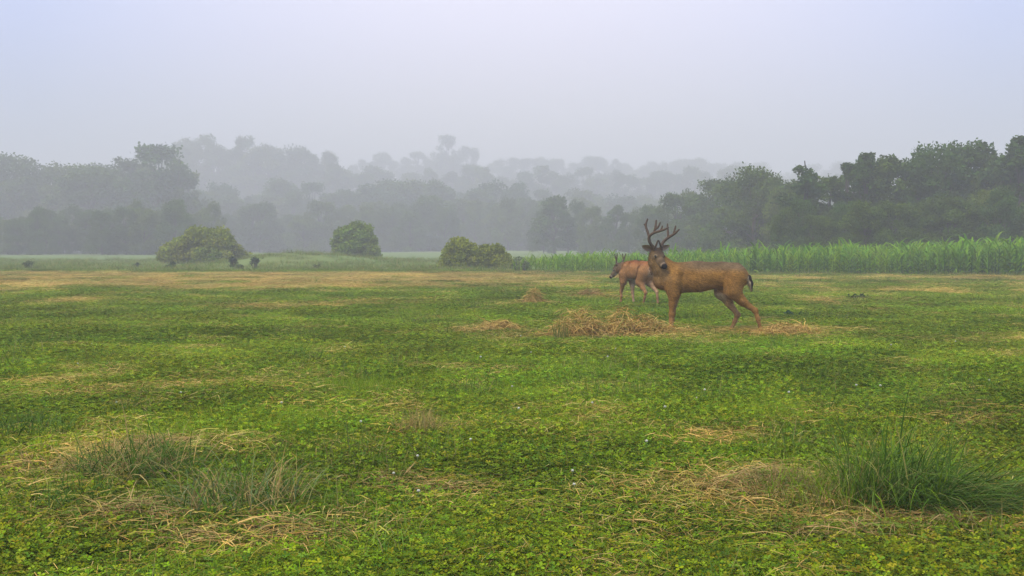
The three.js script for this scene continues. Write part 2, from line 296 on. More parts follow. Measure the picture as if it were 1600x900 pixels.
// ---------------------------------------------------------------- corn
function cornShape(seed) {
  const R = rng(seed), B = new Builder(), H = 0.72;
  limb(B, V(0, -0.05, 0), V(0.02, H, 0.01), 0.016, 0.009, [0.09, 0.17, 0.04], 5);
  const n = 10, a0 = R() * 6.28;
  for (let i = 0; i < n; i++) {
    const y = 0.08 + (H - 0.08) * i / (n - 1), a = a0 + i * Math.PI + (R() - 0.5) * 0.9, steep = 0.9 + 1.6 * (i / n);
    const c = jit([0.14, 0.26, 0.014], R, 0.3);
    B.blade(V(0.01, y, 0.005), V(Math.cos(a), steep, Math.sin(a)), 0.42 + 0.28 * R(), 0.055 + 0.02 * R(), 0.75 + 0.5 * R(), 7, c, R);
  }
  return B.geometry();
}
{
  const R = rng(77), protos = [1, 2, 3, 4, 5, 6].map(i => cornShape(500 + i)), tints = [[1.05, 1.05, 0.9], [1.4, 1.2, 0.8], [0.75, 0.86, 0.85]].map(c => leafMat(0.4, 0.95, c));
  const rest = [], spots = [];
  for (let row = 0; row < 16; row++) for (let s = 0; s < 1; s += 0.20 / 24) {
    const x = lerp(0.1, 24.5, s) + (R() - 0.5) * 0.1, d = lerp(49.5, 42.2, s) + row * 0.62 + (R() - 0.5) * 0.12, u = x / d;
    if (u < 0.001 + row * 0.004 || R() < 0.12) continue;
    const k = lerp(0.74, 1.28, smooth(0.0, 0.5, u)) * (0.55 + 0.4 * R() + 0.45 * fbm(x * 0.8, d * 0.8)) * (R() < 0.06 ? 1.25 : 1);
    spots.push([x, d, k, R() * 6.28, Math.floor(R() * 6), u < 0.12 ? (R() < 0.6 ? 1 : 0) : u > 0.36 ? (R() < 0.5 ? 2 : 0) : Math.floor(R() * 3), row]);
  }
  let n = 0;
  for (const [x, d, k, turn, p, t, row] of spots) {
    if (row < 3 && n < 295) {
      const m = new THREE.Mesh(protos[p], tints[t]); place(m, 'corn_plant', x, d, turn); m.scale.setScalar(k);
      tag(m, 'young green corn plant in the front rows ' + (x / d < 0.02 ? 'beside the two-humped bush' : whereabouts(x / d)), 'corn plant', 'corn plants in the front rows'); n++;
    } else rest.push([x, d, k, turn, p, t]);
  }
  protos.forEach((g, p) => {
    const list = rest.filter(r => r[4] === p), im = new THREE.InstancedMesh(g, tints[0], list.length), o = new THREE.Object3D();
    list.forEach(([x, d, k, turn], i) => { o.position.set(x, groundY(x, d), -d); o.rotation.set(0, turn, 0); o.scale.setScalar(k); o.updateMatrix(); im.setMatrixAt(i, o.matrix); im.setColorAt(i, new THREE.Color().setRGB(0.8 + 0.4 * R(), 0.85 + 0.3 * R(), 0.8 + 0.4 * R())); });
    im.name = numbered('standing_corn'); tag(im, 'standing corn filling the field behind the front rows', 'corn', 'corn behind the front rows', 'stuff'); scene.add(im);
  });
}

// ---------------------------------------------------------------- deer
function meshField(f, lo, hi, c) {                       // surface nets over a signed distance
  const n = [0, 1, 2].map(i => Math.ceil((hi[i] - lo[i]) / c) + 1), [nx, ny, nz] = n, val = new Float32Array(nx * ny * nz);
  for (let k = 0, q = 0; k < nz; k++) for (let j = 0; j < ny; j++) for (let i = 0; i < nx; i++) val[q++] = f(lo[0] + i * c, lo[1] + j * c, lo[2] + k * c);
  const id = new Int32Array(nx * ny * nz).fill(-1), pos = [], nor = [], idx = [], at = (i, j, k) => i + nx * (j + ny * k);
  for (let k = 0; k + 1 < nz; k++) for (let j = 0; j + 1 < ny; j++) for (let i = 0; i + 1 < nx; i++) {
    let inside = 0; const v = [];
    for (let b = 0; b < 8; b++) { const w = val[at(i + (b & 1), j + ((b >> 1) & 1), k + (b >> 2))]; v.push(w); if (w < 0) inside++; }
    if (inside === 0 || inside === 8) continue;
    let sx = 0, sy = 0, sz = 0, m = 0;
    for (let a = 0; a < 8; a++) for (let bit = 1; bit < 8; bit <<= 1) if (!(a & bit)) { const b = a | bit; if ((v[a] < 0) !== (v[b] < 0)) { const t = v[a] / (v[a] - v[b]); sx += (a & 1) + (bit === 1 ? t : 0); sy += ((a >> 1) & 1) + (bit === 2 ? t : 0); sz += (a >> 2) + (bit === 4 ? t : 0); m++; } }
    const x = lo[0] + (i + sx / m) * c, y = lo[1] + (j + sy / m) * c, z = lo[2] + (k + sz / m) * c, e = c * 0.6;
    const g = V(f(x + e, y, z) - f(x - e, y, z), f(x, y + e, z) - f(x, y - e, z), f(x, y, z + e) - f(x, y, z - e)).normalize();
    id[at(i, j, k)] = pos.length / 3; pos.push(x, y, z); nor.push(g.x, g.y, g.z);
  }
  const quad = (a, b, d, e, flip) => { if (flip) idx.push(a, b, d, a, d, e); else idx.push(a, d, b, a, e, d); };
  for (let k = 1; k + 1 < nz; k++) for (let j = 1; j + 1 < ny; j++) for (let i = 1; i + 1 < nx; i++) {
    const s = val[at(i, j, k)] < 0;
    if (s !== val[at(i + 1, j, k)] < 0) quad(id[at(i, j - 1, k - 1)], id[at(i, j, k - 1)], id[at(i, j, k)], id[at(i, j - 1, k)], s);
    if (s !== val[at(i, j + 1, k)] < 0) quad(id[at(i - 1, j, k - 1)], id[at(i - 1, j, k)], id[at(i, j, k)], id[at(i, j, k - 1)], s);
    if (s !== val[at(i, j, k + 1)] < 0) quad(id[at(i - 1, j - 1, k)], id[at(i, j - 1, k)], id[at(i, j, k)], id[at(i - 1, j, k)], s);
  }
  const g = new THREE.BufferGeometry();
  g.setAttribute('position', new THREE.Float32BufferAttribute(pos, 3)); g.setAttribute('normal', new THREE.Float32BufferAttribute(nor, 3)); g.setIndex(idx);
  return g;
}
// bone: [ax, ay, az, ra, bx, by, bz, rb, side squeeze]
function bonesField(bones, blend) {
  return (x, y, z) => {
    let d = 1e3;
    for (const [ax, ay, az, ra, bx, by, bz, rb, q = 1] of bones) {
      const px = x - ax, py = y - ay, pz = (z - az) * q, vx = bx - ax, vy = by - ay, vz = (bz - az) * q, l = vx * vx + vy * vy + vz * vz;
      const t = l > 0 ? Math.min(1, Math.max(0, (px * vx + py * vy + pz * vz) / l)) : 0;
      const e = Math.hypot(px - t * vx, py - t * vy, pz - t * vz) - (ra + (rb - ra) * t);
      const h = Math.max(0, blend - Math.abs(d - e)) / blend;
      d = Math.min(d, e) - h * h * blend * 0.25;
    }
    return d;
  };
}
function chain(points, q = 1) { const out = []; for (let i = 0; i + 1 < points.length; i++) out.push([...points[i], ...points[i + 1], q]); return out; }
function paint(g, color) { const p = g.attributes.position, nn = g.attributes.normal, c = []; for (let i = 0; i < p.count; i++) c.push(...color(p.getX(i), p.getY(i), p.getZ(i), nn.getX(i), nn.getY(i), nn.getZ(i))); g.setAttribute('color', new THREE.Float32BufferAttribute(c, 3)); return g; }
const mix3 = (a, b, t) => a.map((v, i) => lerp(v, b[i], t));
function tube(points, radii, seg = 6) {                 // a tapering rounded branch
  const curve = new THREE.CatmullRomCurve3(points.map(p => V(...p))), n = Math.max(6, points.length * 4), B = [], ring = 8, nor = [], idx = [];
  const fr = curve.computeFrenetFrames(n, false), rad = t => { const s = t * (radii.length - 1), i = Math.min(radii.length - 2, Math.floor(s)); return lerp(radii[i], radii[i + 1], s - i); };
  for (let i = 0; i <= n + 2; i++) {
    const t = Math.min(1, i / n), c = curve.getPointAt(t), j = Math.min(n, i), T = fr.tangents[j], k = i > n ? (i === n + 1 ? 0.7 : 0.02) : 1, r = rad(t) * k * 1.02;
    if (i > n) c.addScaledVector(T, rad(1) * (i === n + 1 ? 0.7 : 1));
    for (let a = 0; a <= ring; a++) { const w = a / ring * 2 * Math.PI, N = fr.normals[j].clone().multiplyScalar(Math.cos(w)).addScaledVector(fr.binormals[j], Math.sin(w)); B.push(c.x + N.x * r, c.y + N.y * r, c.z + N.z * r); nor.push(N.x, N.y, N.z); }
  }
  for (let i = 0; i < n + 2; i++) for (let a = 0; a < ring; a++) { const q = i * (ring + 1) + a; idx.push(q, q + 1, q + ring + 2, q, q + ring + 2, q + ring + 1); }
  const g = new THREE.BufferGeometry(); g.setAttribute('position', new THREE.Float32BufferAttribute(B, 3)); g.setAttribute('normal', new THREE.Float32BufferAttribute(nor, 3)); g.setIndex(idx); return g;
}
// the head in its own axes: x to the nose, y up, z to one ear
const headBones = [
  [-0.03, 0.0, 0, 0.082, 0.035, 0.008, 0, 0.074], [0.04, -0.012, 0, 0.066, 0.16, -0.035, 0, 0.044], [0.16, -0.035, 0, 0.044, 0.245, -0.05, 0, 0.036], [0.255, -0.046, 0.012, 0.026, 0.255, -0.046, -0.012, 0.026],
  [-0.01, -0.055, 0, 0.055, 0.19, -0.078, 0, 0.024], [0.03, -0.03, 0.035, 0.05, 0.03, -0.03, -0.035, 0.05], [0.05, 0.045, 0.05, 0.022, 0.09, 0.028, 0.046, 0.014], [0.05, 0.045, -0.05, 0.022, 0.09, 0.028, -0.046, 0.014],
  [-0.005, 0.05, 0.04, 0.026, -0.012, 0.085, 0.046, 0.022], [-0.005, 0.05, -0.04, 0.026, -0.012, 0.085, -0.046, 0.022],
];
function headShape(tone) {
  const g = meshField(bonesField(headBones, 0.03), [-0.15, -0.16, -0.13], [0.32, 0.15, 0.13], 0.006);
  return paint(g, (x, y, z) => {
    const j = 0.85 + 0.3 * fbm(x * 60, (y + z) * 60);
    let c = mix3(tone.face, tone.brow, smooth(0.03, 0.07, y));
    c = mix3(c, tone.brow, smooth(0.10, 0.2, x) * smooth(-0.05, -0.015, y) * 0.8);                       // darker bridge of the nose
    const er = Math.hypot(x - 0.075, y - 0.016, Math.abs(z) - 0.062); c = mix3(c, tone.pale, smooth(0.036, 0.026, er) * 0.35);
    c = mix3(c, tone.pale, smooth(-0.065, -0.09, y) * smooth(0.22, 0.1, x) * 0.8);                         // pale chin and throat
    c = mix3(c, tone.pale, smooth(0.016, 0.006, Math.abs(x - 0.225)) * 0.35);                              // pale ring behind the nose
    c = mix3(c, [0.014, 0.012, 0.011], smooth(0.242, 0.252, x) * smooth(-0.085, -0.065, y));
    return c.map(v => v * j);
  });
}
function earShape(side, tone) {
  const L = 0.185, n = 9, m = 8, pos = [], col = [], idx = [];
  for (const inner of [0, 1]) for (let i = 0; i <= n; i++) for (let j = 0; j <= m; j++) {
    const t = i / n, a = (j / m - 0.5) * 2.2, w = 0.052 * Math.pow(Math.sin(Math.PI * (0.16 + 0.84 * t)), 0.75) * (1 - 0.15 * t) + 0.002, r = w - inner * 0.004;
    pos.push(r * (Math.cos(a) - 0.45) * -1, r * Math.sin(a) * 1.05, side * L * t);
    col.push(...(inner ? mix3([0.28, 0.2, 0.15], tone.pale, Math.abs(j / m - 0.5)) : mix3(tone.face, [0.02, 0.016, 0.014], smooth(0.82, 0.96, t))));
  }
  const W = m + 1, off = (n + 1) * W;
  for (const o of [0, off]) for (let i = 0; i < n; i++) for (let j = 0; j < m; j++) { const q = o + i * W + j; idx.push(q, q + 1, q + W + 1, q, q + W + 1, q + W); }
  for (let i = 0; i < n; i++) for (const j of [0, m]) { const q = i * W + j; idx.push(q, q + W, off + q + W, q, off + q + W, off + q); }
  const g = new THREE.BufferGeometry(); g.setAttribute('position', new THREE.Float32BufferAttribute(pos, 3)); g.setAttribute('color', new THREE.Float32BufferAttribute(col, 3)); g.setIndex(idx); g.computeVertexNormals();
  g.rotateX(side * -0.28); g.rotateY(side * -0.12); g.translate(-0.045, 0.045, side * 0.06);
  return g;
}
function deer(spec) {
  const o = new THREE.Group(), H = new THREE.Matrix4();
  const f = V(...spec.face).normalize(), l = V(-f.z, 0, f.x).normalize().multiplyScalar(-1), u = f.clone().cross(l); if (u.y < 0) u.negate(); l.crossVectors(f, u);
  H.makeBasis(f, u, l).setPosition(...spec.head);
  const xs = spec.bones.flatMap(b => [b[0] - b[3], b[4] - b[7], b[0] + b[3], b[4] + b[7]]), ys = spec.bones.flatMap(b => [b[1] + b[3], b[5] + b[7]]), zs = spec.bones.flatMap(b => [b[2] + b[3], b[6] + b[7], b[2] - b[3], b[6] - b[7]]);
  const field = bonesField(spec.bones, 0.036);
  const body = meshField((x, y, z) => field(x, y, z), [Math.min(...xs) - 0.04, -0.03, Math.min(...zs) - 0.03], [Math.max(...xs) + 0.04, Math.max(...ys) + 0.04, Math.max(...zs) + 0.03], 0.0115);
  const T = spec.tone;
  paint(body, (x, y, z, nx, ny, nz) => {
    const j = (0.75 + 0.50 * fbm(x * 34 + z * 9, y * 34 + z * 15)) * (0.62 + 0.76 * fbm(x * 5 + z * 2, y * 9 + 3));
    let c = mix3(T.coat, T.back, smooth(0.86, 0.97, y + 0.03 * (fbm(x * 7, z * 7) - 0.5)) * smooth(-0.5, -0.1, x));
    c = mix3(c, T.neck, smooth(-0.42, -0.56, x + (y - 0.8) * 0.25) * smooth(0.62, 0.85, y));
    const belly = smooth(0.615, 0.56, y) * smooth(-0.36, -0.28, x) * smooth(0.34, 0.24, x);
    c = mix3(c, T.pale, 0.85 * belly);
    const inner = smooth(0.0, 0.45, z > 0 ? -nz : nz) * smooth(0.6, 0.45, y) * smooth(0.06, 0.12, y); c = mix3(c, T.pale, inner * 0.3);                   // pale inside of the legs
    c = mix3(c, T.pale, smooth(0.545, 0.60, x) * smooth(0.10, 0.04, Math.abs(z)) * smooth(0.5, 0.6, y) * smooth(0.84, 0.78, y) * spec.rump);   // rump patch
    c = mix3(c, T.leg, smooth(0.34, 0.2, y) * 0.6);
    c = mix3(c, [0.03, 0.025, 0.02], smooth(0.052, 0.04, y));
    return c.map(v => v * j);
  });
  const head = headShape(T); head.applyMatrix4(H);
  const ears = [1, -1].map(s => earShape(s, T).applyMatrix4(H));
  const strip = g => { for (const k of Object.keys(g.attributes)) if (!['position', 'normal', 'color'].includes(k)) g.deleteAttribute(k); return g; };
  const skin = new THREE.Mesh(mergeGeometries([body, head, ...ears].map(strip)), M.coat); skin.name = 'body'; o.add(skin);
  const hairs = new Builder(), R = rng(spec.seed);                                   // short summer coat, lying back and down
  for (const [g, len] of [[body, 0.034], [head, 0.012]]) {
    const p = g.attributes.position, n = g.attributes.normal, c = g.attributes.color;
    for (let i = 0; i < p.count; i++) {
      if (len < 0.02 && R() < 0.5) continue;
      const P = V(p.getX(i), p.getY(i), p.getZ(i)), N = V(n.getX(i), n.getY(i), n.getZ(i)), flow = V(0.9, -0.55, 0).add(V(R() - 0.5, R() - 0.5, R() - 0.5).multiplyScalar(0.9));
      if (P.y < 0.07) continue;
      flow.addScaledVector(N, -flow.dot(N)).normalize(); const side = flow.clone().cross(N).multiplyScalar(len * 0.09), k = 0.45 + 1.1 * R(), L = len * (0.6 + 0.7 * R()) * (P.y < 0.45 ? 0.3 : 1);
      const tip = P.clone().addScaledVector(flow, L).addScaledVector(N, L * (0.12 + 0.22 * R()));
      hairs.tri(P.clone().add(side), P.clone().sub(side), tip, [c.getX(i) * k, c.getY(i) * k, c.getZ(i) * k]);
    }
  }
  const fur = new THREE.Mesh(hairs.geometry(), M.coat); fur.name = 'fur'; fur.userData.kind = 'stuff'; o.add(fur);
  for (const s of [1, -1]) { const e = new THREE.Mesh(new THREE.SphereGeometry(0.019, 14, 10).translate(0.084, 0.012, s * 0.066).applyMatrix4(H), M.eye); e.name = 'eye'; o.add(e); }
  for (const side of spec.antlers) { const a = new THREE.Mesh(mergeGeometries(side.map(([pts, radii]) => tube(pts, radii))), M.velvet); a.name = 'antler'; o.add(a); }
  const tailField = bonesField(chain(spec.tail, 0.8), 0.02);
  const tl = meshField(tailField, [spec.tail[0][0] - 0.12, spec.tail[spec.tail.length - 1][1] - 0.08, -0.1], [spec.tail[spec.tail.length - 1][0] + 0.12, spec.tail[0][1] + 0.1, 0.1], 0.007);
  paint(tl, (x, y, z, nx) => mix3(T.pale, spec.tailTone, smooth(-0.05, 0.25, nx)));
  const tail = new THREE.Mesh(tl, M.coat); tail.name = 'tail'; o.add(tail);
  for (const [hx, hy, hz] of spec.hooves) {
    const g = mergeGeometries([-1, 1].map(s => { const q = new THREE.SphereGeometry(1, 10, 8, 0, 6.29, 0, Math.PI * 0.55); q.scale(0.034, 0.055, 0.017); q.rotateZ(0.25); q.translate(-0.012, 0, s * 0.017); return q; }));
    g.translate(hx, hy, hz); const h = new THREE.Mesh(g, M.horn); h.name = 'hoof'; o.add(h);
  }
  return o;
}
const torso = [
  ...chain([[-0.57, 0.735, 0, 0.14], [-0.40, 0.755, 0, 0.205], [-0.08, 0.785, 0, 0.209], [0.24, 0.81, 0, 0.178], [0.42, 0.80, 0, 0.175], [0.50, 0.77, 0, 0.12]], 1.38),
  [-0.40, 0.86, 0, 0.115, -0.15, 0.885, 0, 0.105, 1.5],
  [-0.47, 0.62, 0.115, 0.075, -0.36, 0.86, 0.10, 0.07], [-0.47, 0.62, -0.115, 0.075, -0.36, 0.86, -0.10, 0.07],
  [0.30, 0.86, 0.06, 0.085, 0.46, 0.83, 0.07, 0.085], [0.30, 0.86, -0.06, 0.085, 0.46, 0.83, -0.07, 0.085],
];
{
  const bones = [...torso.map(b => b.slice()),
    ...chain([[-0.46, 0.80, 0, 0.19], [-0.58, 0.91, 0.0, 0.148], [-0.65, 1.0, 0.0, 0.122], [-0.665, 1.08, 0.015, 0.10]], 1.15),
    ...chain([[-0.44, 0.70, 0.10, 0.115], [-0.43, 0.55, 0.115, 0.074], [-0.447, 0.41, 0.115, 0.048], [-0.452, 0.27, 0.11, 0.040], [-0.458, 0.19, 0.11, 0.029], [-0.47, 0.085, 0.11, 0.027], [-0.48, 0.03, 0.11, 0.028]]),
    ...chain([[-0.42, 0.70, -0.10, 0.115], [-0.39, 0.55, -0.11, 0.07], [-0.41, 0.40, -0.11, 0.055], [-0.425, 0.27, -0.105, 0.04], [-0.43, 0.19, -0.105, 0.028], [-0.44, 0.085, -0.105, 0.027], [-0.45, 0.03, -0.105, 0.028]]),
    ...chain([[0.42, 0.76, 0.075, 0.155], [0.385, 0.60, 0.11, 0.116], [0.52, 0.445, 0.12, 0.068], [0.695, 0.33, 0.115, 0.041], [0.735, 0.22, 0.115, 0.031], [0.772, 0.09, 0.115, 0.027], [0.782, 0.03, 0.115, 0.028]]),
    ...chain([[0.40, 0.76, -0.075, 0.15], [0.27, 0.57, -0.11, 0.11], [0.36, 0.41, -0.115, 0.06], [0.485, 0.265, -0.115, 0.04], [0.445, 0.18, -0.115, 0.031], [0.40, 0.085, -0.115, 0.027], [0.375, 0.03, -0.115, 0.028]]),
  ];
  const lift = (y) => y + 0.03 * smooth(0.05, 0.5, y);
  for (const b of bones) { for (const k of [1, 5]) { if (b[k] < 0.46) b[k + 2] *= 0.84; b[k] = lift(b[k]); } }
  const buck = deer({
    seed: 5, rump: 0.9, bones, head: [-0.664, 1.13, 0.035], face: [0.46, -0.50, 0.74],
    tone: { coat: [0.268, 0.137, 0.036], back: [0.19, 0.125, 0.066], neck: [0.20, 0.122, 0.05], face: [0.17, 0.115, 0.065], brow: [0.085, 0.055, 0.032], pale: [0.40, 0.31, 0.21], leg: [0.25, 0.125, 0.042] },  // greyer back tone has the sky sheen along the spine painted into the coat
    antlers: [
      [[[[-0.676, 1.165, 0.088], [-0.715, 1.235, 0.115], [-0.763, 1.305, 0.15], [-0.768, 1.375, 0.17], [-0.717, 1.421, 0.20], [-0.627, 1.452, 0.25], [-0.565, 1.472, 0.28], [-0.515, 1.499, 0.30]], [0.025, 0.022, 0.021, 0.021, 0.02, 0.018, 0.016, 0.012]],
        [[[-0.766, 1.36, 0.166], [-0.788, 1.436, 0.16], [-0.816, 1.527, 0.15], [-0.793, 1.618, 0.15]], [0.018, 0.017, 0.015, 0.011]], [[[-0.812, 1.515, 0.15], [-0.826, 1.532, 0.15], [-0.838, 1.548, 0.15]], [0.012, 0.011, 0.009]],
        [[[-0.705, 1.425, 0.206], [-0.687, 1.487, 0.21], [-0.678, 1.545, 0.2], [-0.672, 1.598, 0.19]], [0.017, 0.016, 0.014, 0.011]], [[[-0.688, 1.47, 0.21], [-0.652, 1.507, 0.225], [-0.621, 1.568, 0.225]], [0.014, 0.014, 0.010]],
        [[[-0.617, 1.455, 0.255], [-0.603, 1.485, 0.26], [-0.591, 1.517, 0.26]], [0.015, 0.013, 0.010]], [[[-0.694, 1.20, 0.10], [-0.672, 1.255, 0.15], [-0.652, 1.315, 0.17]], [0.017, 0.014, 0.010]]],
      [[[[-0.604, 1.165, 0.035], [-0.592, 1.225, 0.015], [-0.586, 1.265, 0.0], [-0.555, 1.315, -0.02], [-0.485, 1.371, 0.0], [-0.414, 1.416, 0.04], [-0.354, 1.472, 0.08]], [0.025, 0.022, 0.021, 0.021, 0.019, 0.017, 0.012]],
        [[[-0.500, 1.36, -0.005], [-0.500, 1.42, -0.02], [-0.504, 1.48, -0.03], [-0.508, 1.553, -0.03]], [0.017, 0.015, 0.014, 0.010]], [[[-0.424, 1.41, 0.035], [-0.414, 1.462, 0.03], [-0.397, 1.523, 0.03]], [0.016, 0.014, 0.010]],
        [[[-0.592, 1.215, 0.02], [-0.612, 1.265, 0.07], [-0.636, 1.32, 0.09]], [0.017, 0.014, 0.010]]],
    ],
    tail: [[0.545, 0.85, 0, 0.04], [0.605, 0.80, 0, 0.045], [0.64, 0.72, 0, 0.04], [0.655, 0.62, 0, 0.014]], tailTone: [0.02, 0.016, 0.014],
    hooves: [[-0.482, 0.0, 0.11], [-0.452, 0.0, -0.105], [0.785, 0.0, 0.115], [0.368, 0.0, -0.115]],
  });
  place(buck, 'buck', 2.69, 14.7, -0.10); buck.position.y -= 0.005;
  tag(buck, 'large reddish brown buck with tall velvet antlers looking back over the hay', 'deer');
  const bones2 = [...torso.map(b => b.slice()),
    ...chain([[-0.46, 0.78, 0, 0.19], [-0.62, 0.82, 0.01, 0.13], [-0.74, 0.82, 0.02, 0.105], [-0.82, 0.80, 0.03, 0.09]], 1.2),
    ...chain([[-0.44, 0.70, 0.10, 0.12], [-0.44, 0.52, 0.11, 0.075], [-0.55, 0.29, 0.105, 0.038], [-0.53, 0.19, 0.105, 0.028], [-0.56, 0.085, 0.105, 0.026], [-0.58, 0.03, 0.105, 0.027]]),
    ...chain([[-0.42, 0.70, -0.10, 0.12], [-0.38, 0.52, -0.11, 0.075], [-0.36, 0.27, -0.105, 0.038], [-0.34, 0.19, -0.105, 0.028], [-0.31, 0.085, -0.105, 0.026], [-0.31, 0.03, -0.105, 0.027]]),
    ...chain([[0.44, 0.75, 0.075, 0.17], [0.34, 0.54, 0.115, 0.115], [0.46, 0.41, 0.12, 0.064], [0.57, 0.31, 0.115, 0.04], [0.53, 0.2, 0.115, 0.03], [0.48, 0.085, 0.115, 0.026], [0.46, 0.03, 0.115, 0.027]]),
    ...chain([[0.44, 0.75, -0.075, 0.17], [0.42, 0.54, -0.11, 0.115], [0.56, 0.42, -0.115, 0.064], [0.70, 0.32, -0.115, 0.04], [0.72, 0.2, -0.115, 0.03], [0.74, 0.085, -0.115, 0.026], [0.74, 0.03, -0.115, 0.027]]),
  ];
  for (const b of bones2) for (const k of [1, 5]) if (b[k] < 0.46) b[k + 2] *= 0.84;
  const turn = -1.05, short = 0.85, own = (x, y, z) => [(Math.cos(turn) * x - Math.sin(turn) * z) / short, y, Math.sin(turn) * x + Math.cos(turn) * z];
  const second = deer({
    seed: 6, rump: 0.35, bones: bones2, head: [-0.85, 0.815, 0.03], face: own(-0.72, -0.66, -0.05),
    tone: { coat: [0.34, 0.17, 0.065], back: [0.36, 0.145, 0.055], neck: [0.20, 0.13, 0.075], face: [0.16, 0.115, 0.07], brow: [0.10, 0.07, 0.045], pale: [0.46, 0.38, 0.29], leg: [0.29, 0.15, 0.07] },
    antlers: [
      [[[own(-0.395, 0.875, -0.60), own(-0.405, 0.93, -0.60), own(-0.42, 1.03, -0.59), own(-0.455, 1.13, -0.57)], [0.022, 0.02, 0.018, 0.011]], [[own(-0.415, 1.00, -0.595), own(-0.395, 1.07, -0.59), own(-0.39, 1.14, -0.58)], [0.016, 0.014, 0.010]]],
      [[[own(-0.345, 0.87, -0.66), own(-0.28, 0.92, -0.70), own(-0.215, 1.03, -0.73), own(-0.18, 1.14, -0.73)], [0.022, 0.02, 0.018, 0.011]], [[own(-0.225, 1.01, -0.725), own(-0.245, 1.08, -0.73), own(-0.255, 1.14, -0.73)], [0.015, 0.013, 0.010]]],
    ],
    tail: [[0.545, 0.86, 0, 0.035], [0.605, 0.82, 0, 0.036], [0.64, 0.76, 0, 0.032], [0.65, 0.70, 0, 0.014]], tailTone: [0.10, 0.05, 0.02],
    hooves: [[-0.585, 0.0, 0.105], [-0.312, 0.0, -0.105], [0.455, 0.0, 0.115], [0.742, 0.0, -0.115]],
  });
  place(second, 'buck', 2.62, 22.0, turn); second.scale.set(short * 0.92, 0.95, 0.92);
  tag(second, 'smaller rust red buck walking away with lowered head behind the large buck', 'deer');
}

// ---------------------------------------------------------------- hay heaps and grass tufts
function hayHeap(x, d, w, dep, h, n, seed, label, tone = [0.52, 0.34, 0.10]) {
  const R = rng(seed), B = new Builder();
  const lumps = Array.from({ length: 5 }, () => [(R() - 0.5) * w * 0.8, (R() - 0.5) * dep * 0.7, 0.5 + 0.5 * R(), 0.2 + 0.2 * R()]);
  const top = (a, b) => { let s = 0; for (const [lx, lz, k, r] of lumps) s = Math.max(s, k * Math.exp(-(((a - lx) / (w * r * 0.75)) ** 2 + ((b - lz) / (dep * r * 1.1)) ** 2))); return s * h * (d < 9 ? 0.9 : 1.5); };
  for (let i = 0; i < n; i++) {
    const a = R() * 6.28, q = d < 9 ? 1.5 * Math.pow(R(), 0.75) : 1.15 * Math.pow(R(), 0.6), px = Math.cos(a) * q * w / 2, pz = Math.sin(a) * q * dep / 2, y = top(px, pz) * (0.35 + 0.7 * R()) + 0.02;
    const t = R() * 6.28, dir = V(Math.cos(t), R() < 0.12 ? 0.6 : (R() - 0.45) * 0.7, Math.sin(t));
    const c = jit(R() < (d < 9 ? 0.3 : 0.1) ? [0.13, 0.19, 0.025] : R() < 0.25 ? [tone[0] * 0.5, tone[1] * 0.45, tone[2] * 0.4] : tone, R, 0.3);
    B.blade(V(px, y, pz), dir, 0.10 + 0.22 * R(), d < 9 ? 0.0024 + 0.003 * R() : 0.005 + 0.006 * R(), 0.35 + 0.5 * R(), 4, c, R, 0.005);
  }
  const m = new THREE.Mesh(B.geometry(), M.straw); place(m, 'hay_heap', x, d);
  return tag(m, label, 'hay heap', 'heaps of cut hay');
}
hayHeap(1.22, 14.55, 1.15, 0.7, 0.30, 2600, 41, 'widest heap of golden cut hay, in front of the buck');
hayHeap(1.78, 14.35, 0.8, 0.5, 0.24, 1600, 42, 'hay heap around the forelegs of the large buck');
hayHeap(2.26, 14.35, 0.5, 0.4, 0.10, 650, 43, 'small hay heap under the chest of the large buck');
hayHeap(3.72, 14.5, 0.8, 0.5, 0.16, 1300, 44, 'loose hay heap behind the hind hooves of the large buck');
hayHeap(-0.12, 15.3, 0.7, 0.4, 0.17, 1000, 45, 'low hay heap in the clover left of the widest heap');
hayHeap(-0.60, 15.0, 0.35, 0.3, 0.10, 450, 46, 'smallest flat hay heap left of the low hay heap');
hayHeap(0.45, 22.0, 0.38, 0.35, 0.30, 700, 47, 'small upright hay heap on open grass left of the smaller buck');
hayHeap(1.75, 25.0, 0.95, 0.6, 0.22, 1100, 48, 'brown hay heap beyond the hind legs near the smaller buck', [0.38, 0.24, 0.09]);
hayHeap(0.80, 14.3, 0.5, 0.35, 0.16, 700, 49, 'pale hay heap at the left end of the widest heap');
for (const [x, d, w, dep, h, n, seed, label] of [
  [-2.45, 5.75, 0.9, 0.5, 0.10, 1500, 81, 'brown matted hay at the left edge below the dark tuft'], [-1.72, 4.75, 0.8, 0.45, 0.11, 1600, 82, 'brown matted hay at the lower left between two grass tufts'],
  [-1.12, 4.45, 0.8, 0.3, 0.10, 1400, 83, 'rusty hay strewn along the bottom edge left of centre'], [-2.2, 6.3, 0.6, 0.4, 0.12, 1100, 84, 'tan hay leaning on the back of the dark upright tuft'],
  [1.32, 5.35, 0.6, 0.4, 0.14, 1300, 85, 'pinkish tan hay at the left foot of the large right tufts'], [1.95, 4.6, 1.1, 0.35, 0.09, 1700, 86, 'brown hay spread in front of the large right tufts'],
  [-0.58, 5.5, 0.3, 0.22, 0.09, 420, 87, 'small pinkish straw wisp left of the middle foreground'], [-0.32, 5.3, 0.3, 0.18, 0.07, 340, 88, 'small straw wisp in the middle foreground'],
]) hayHeap(x, d, w, dep, h, n, seed, label, [0.36, 0.24, 0.09]);
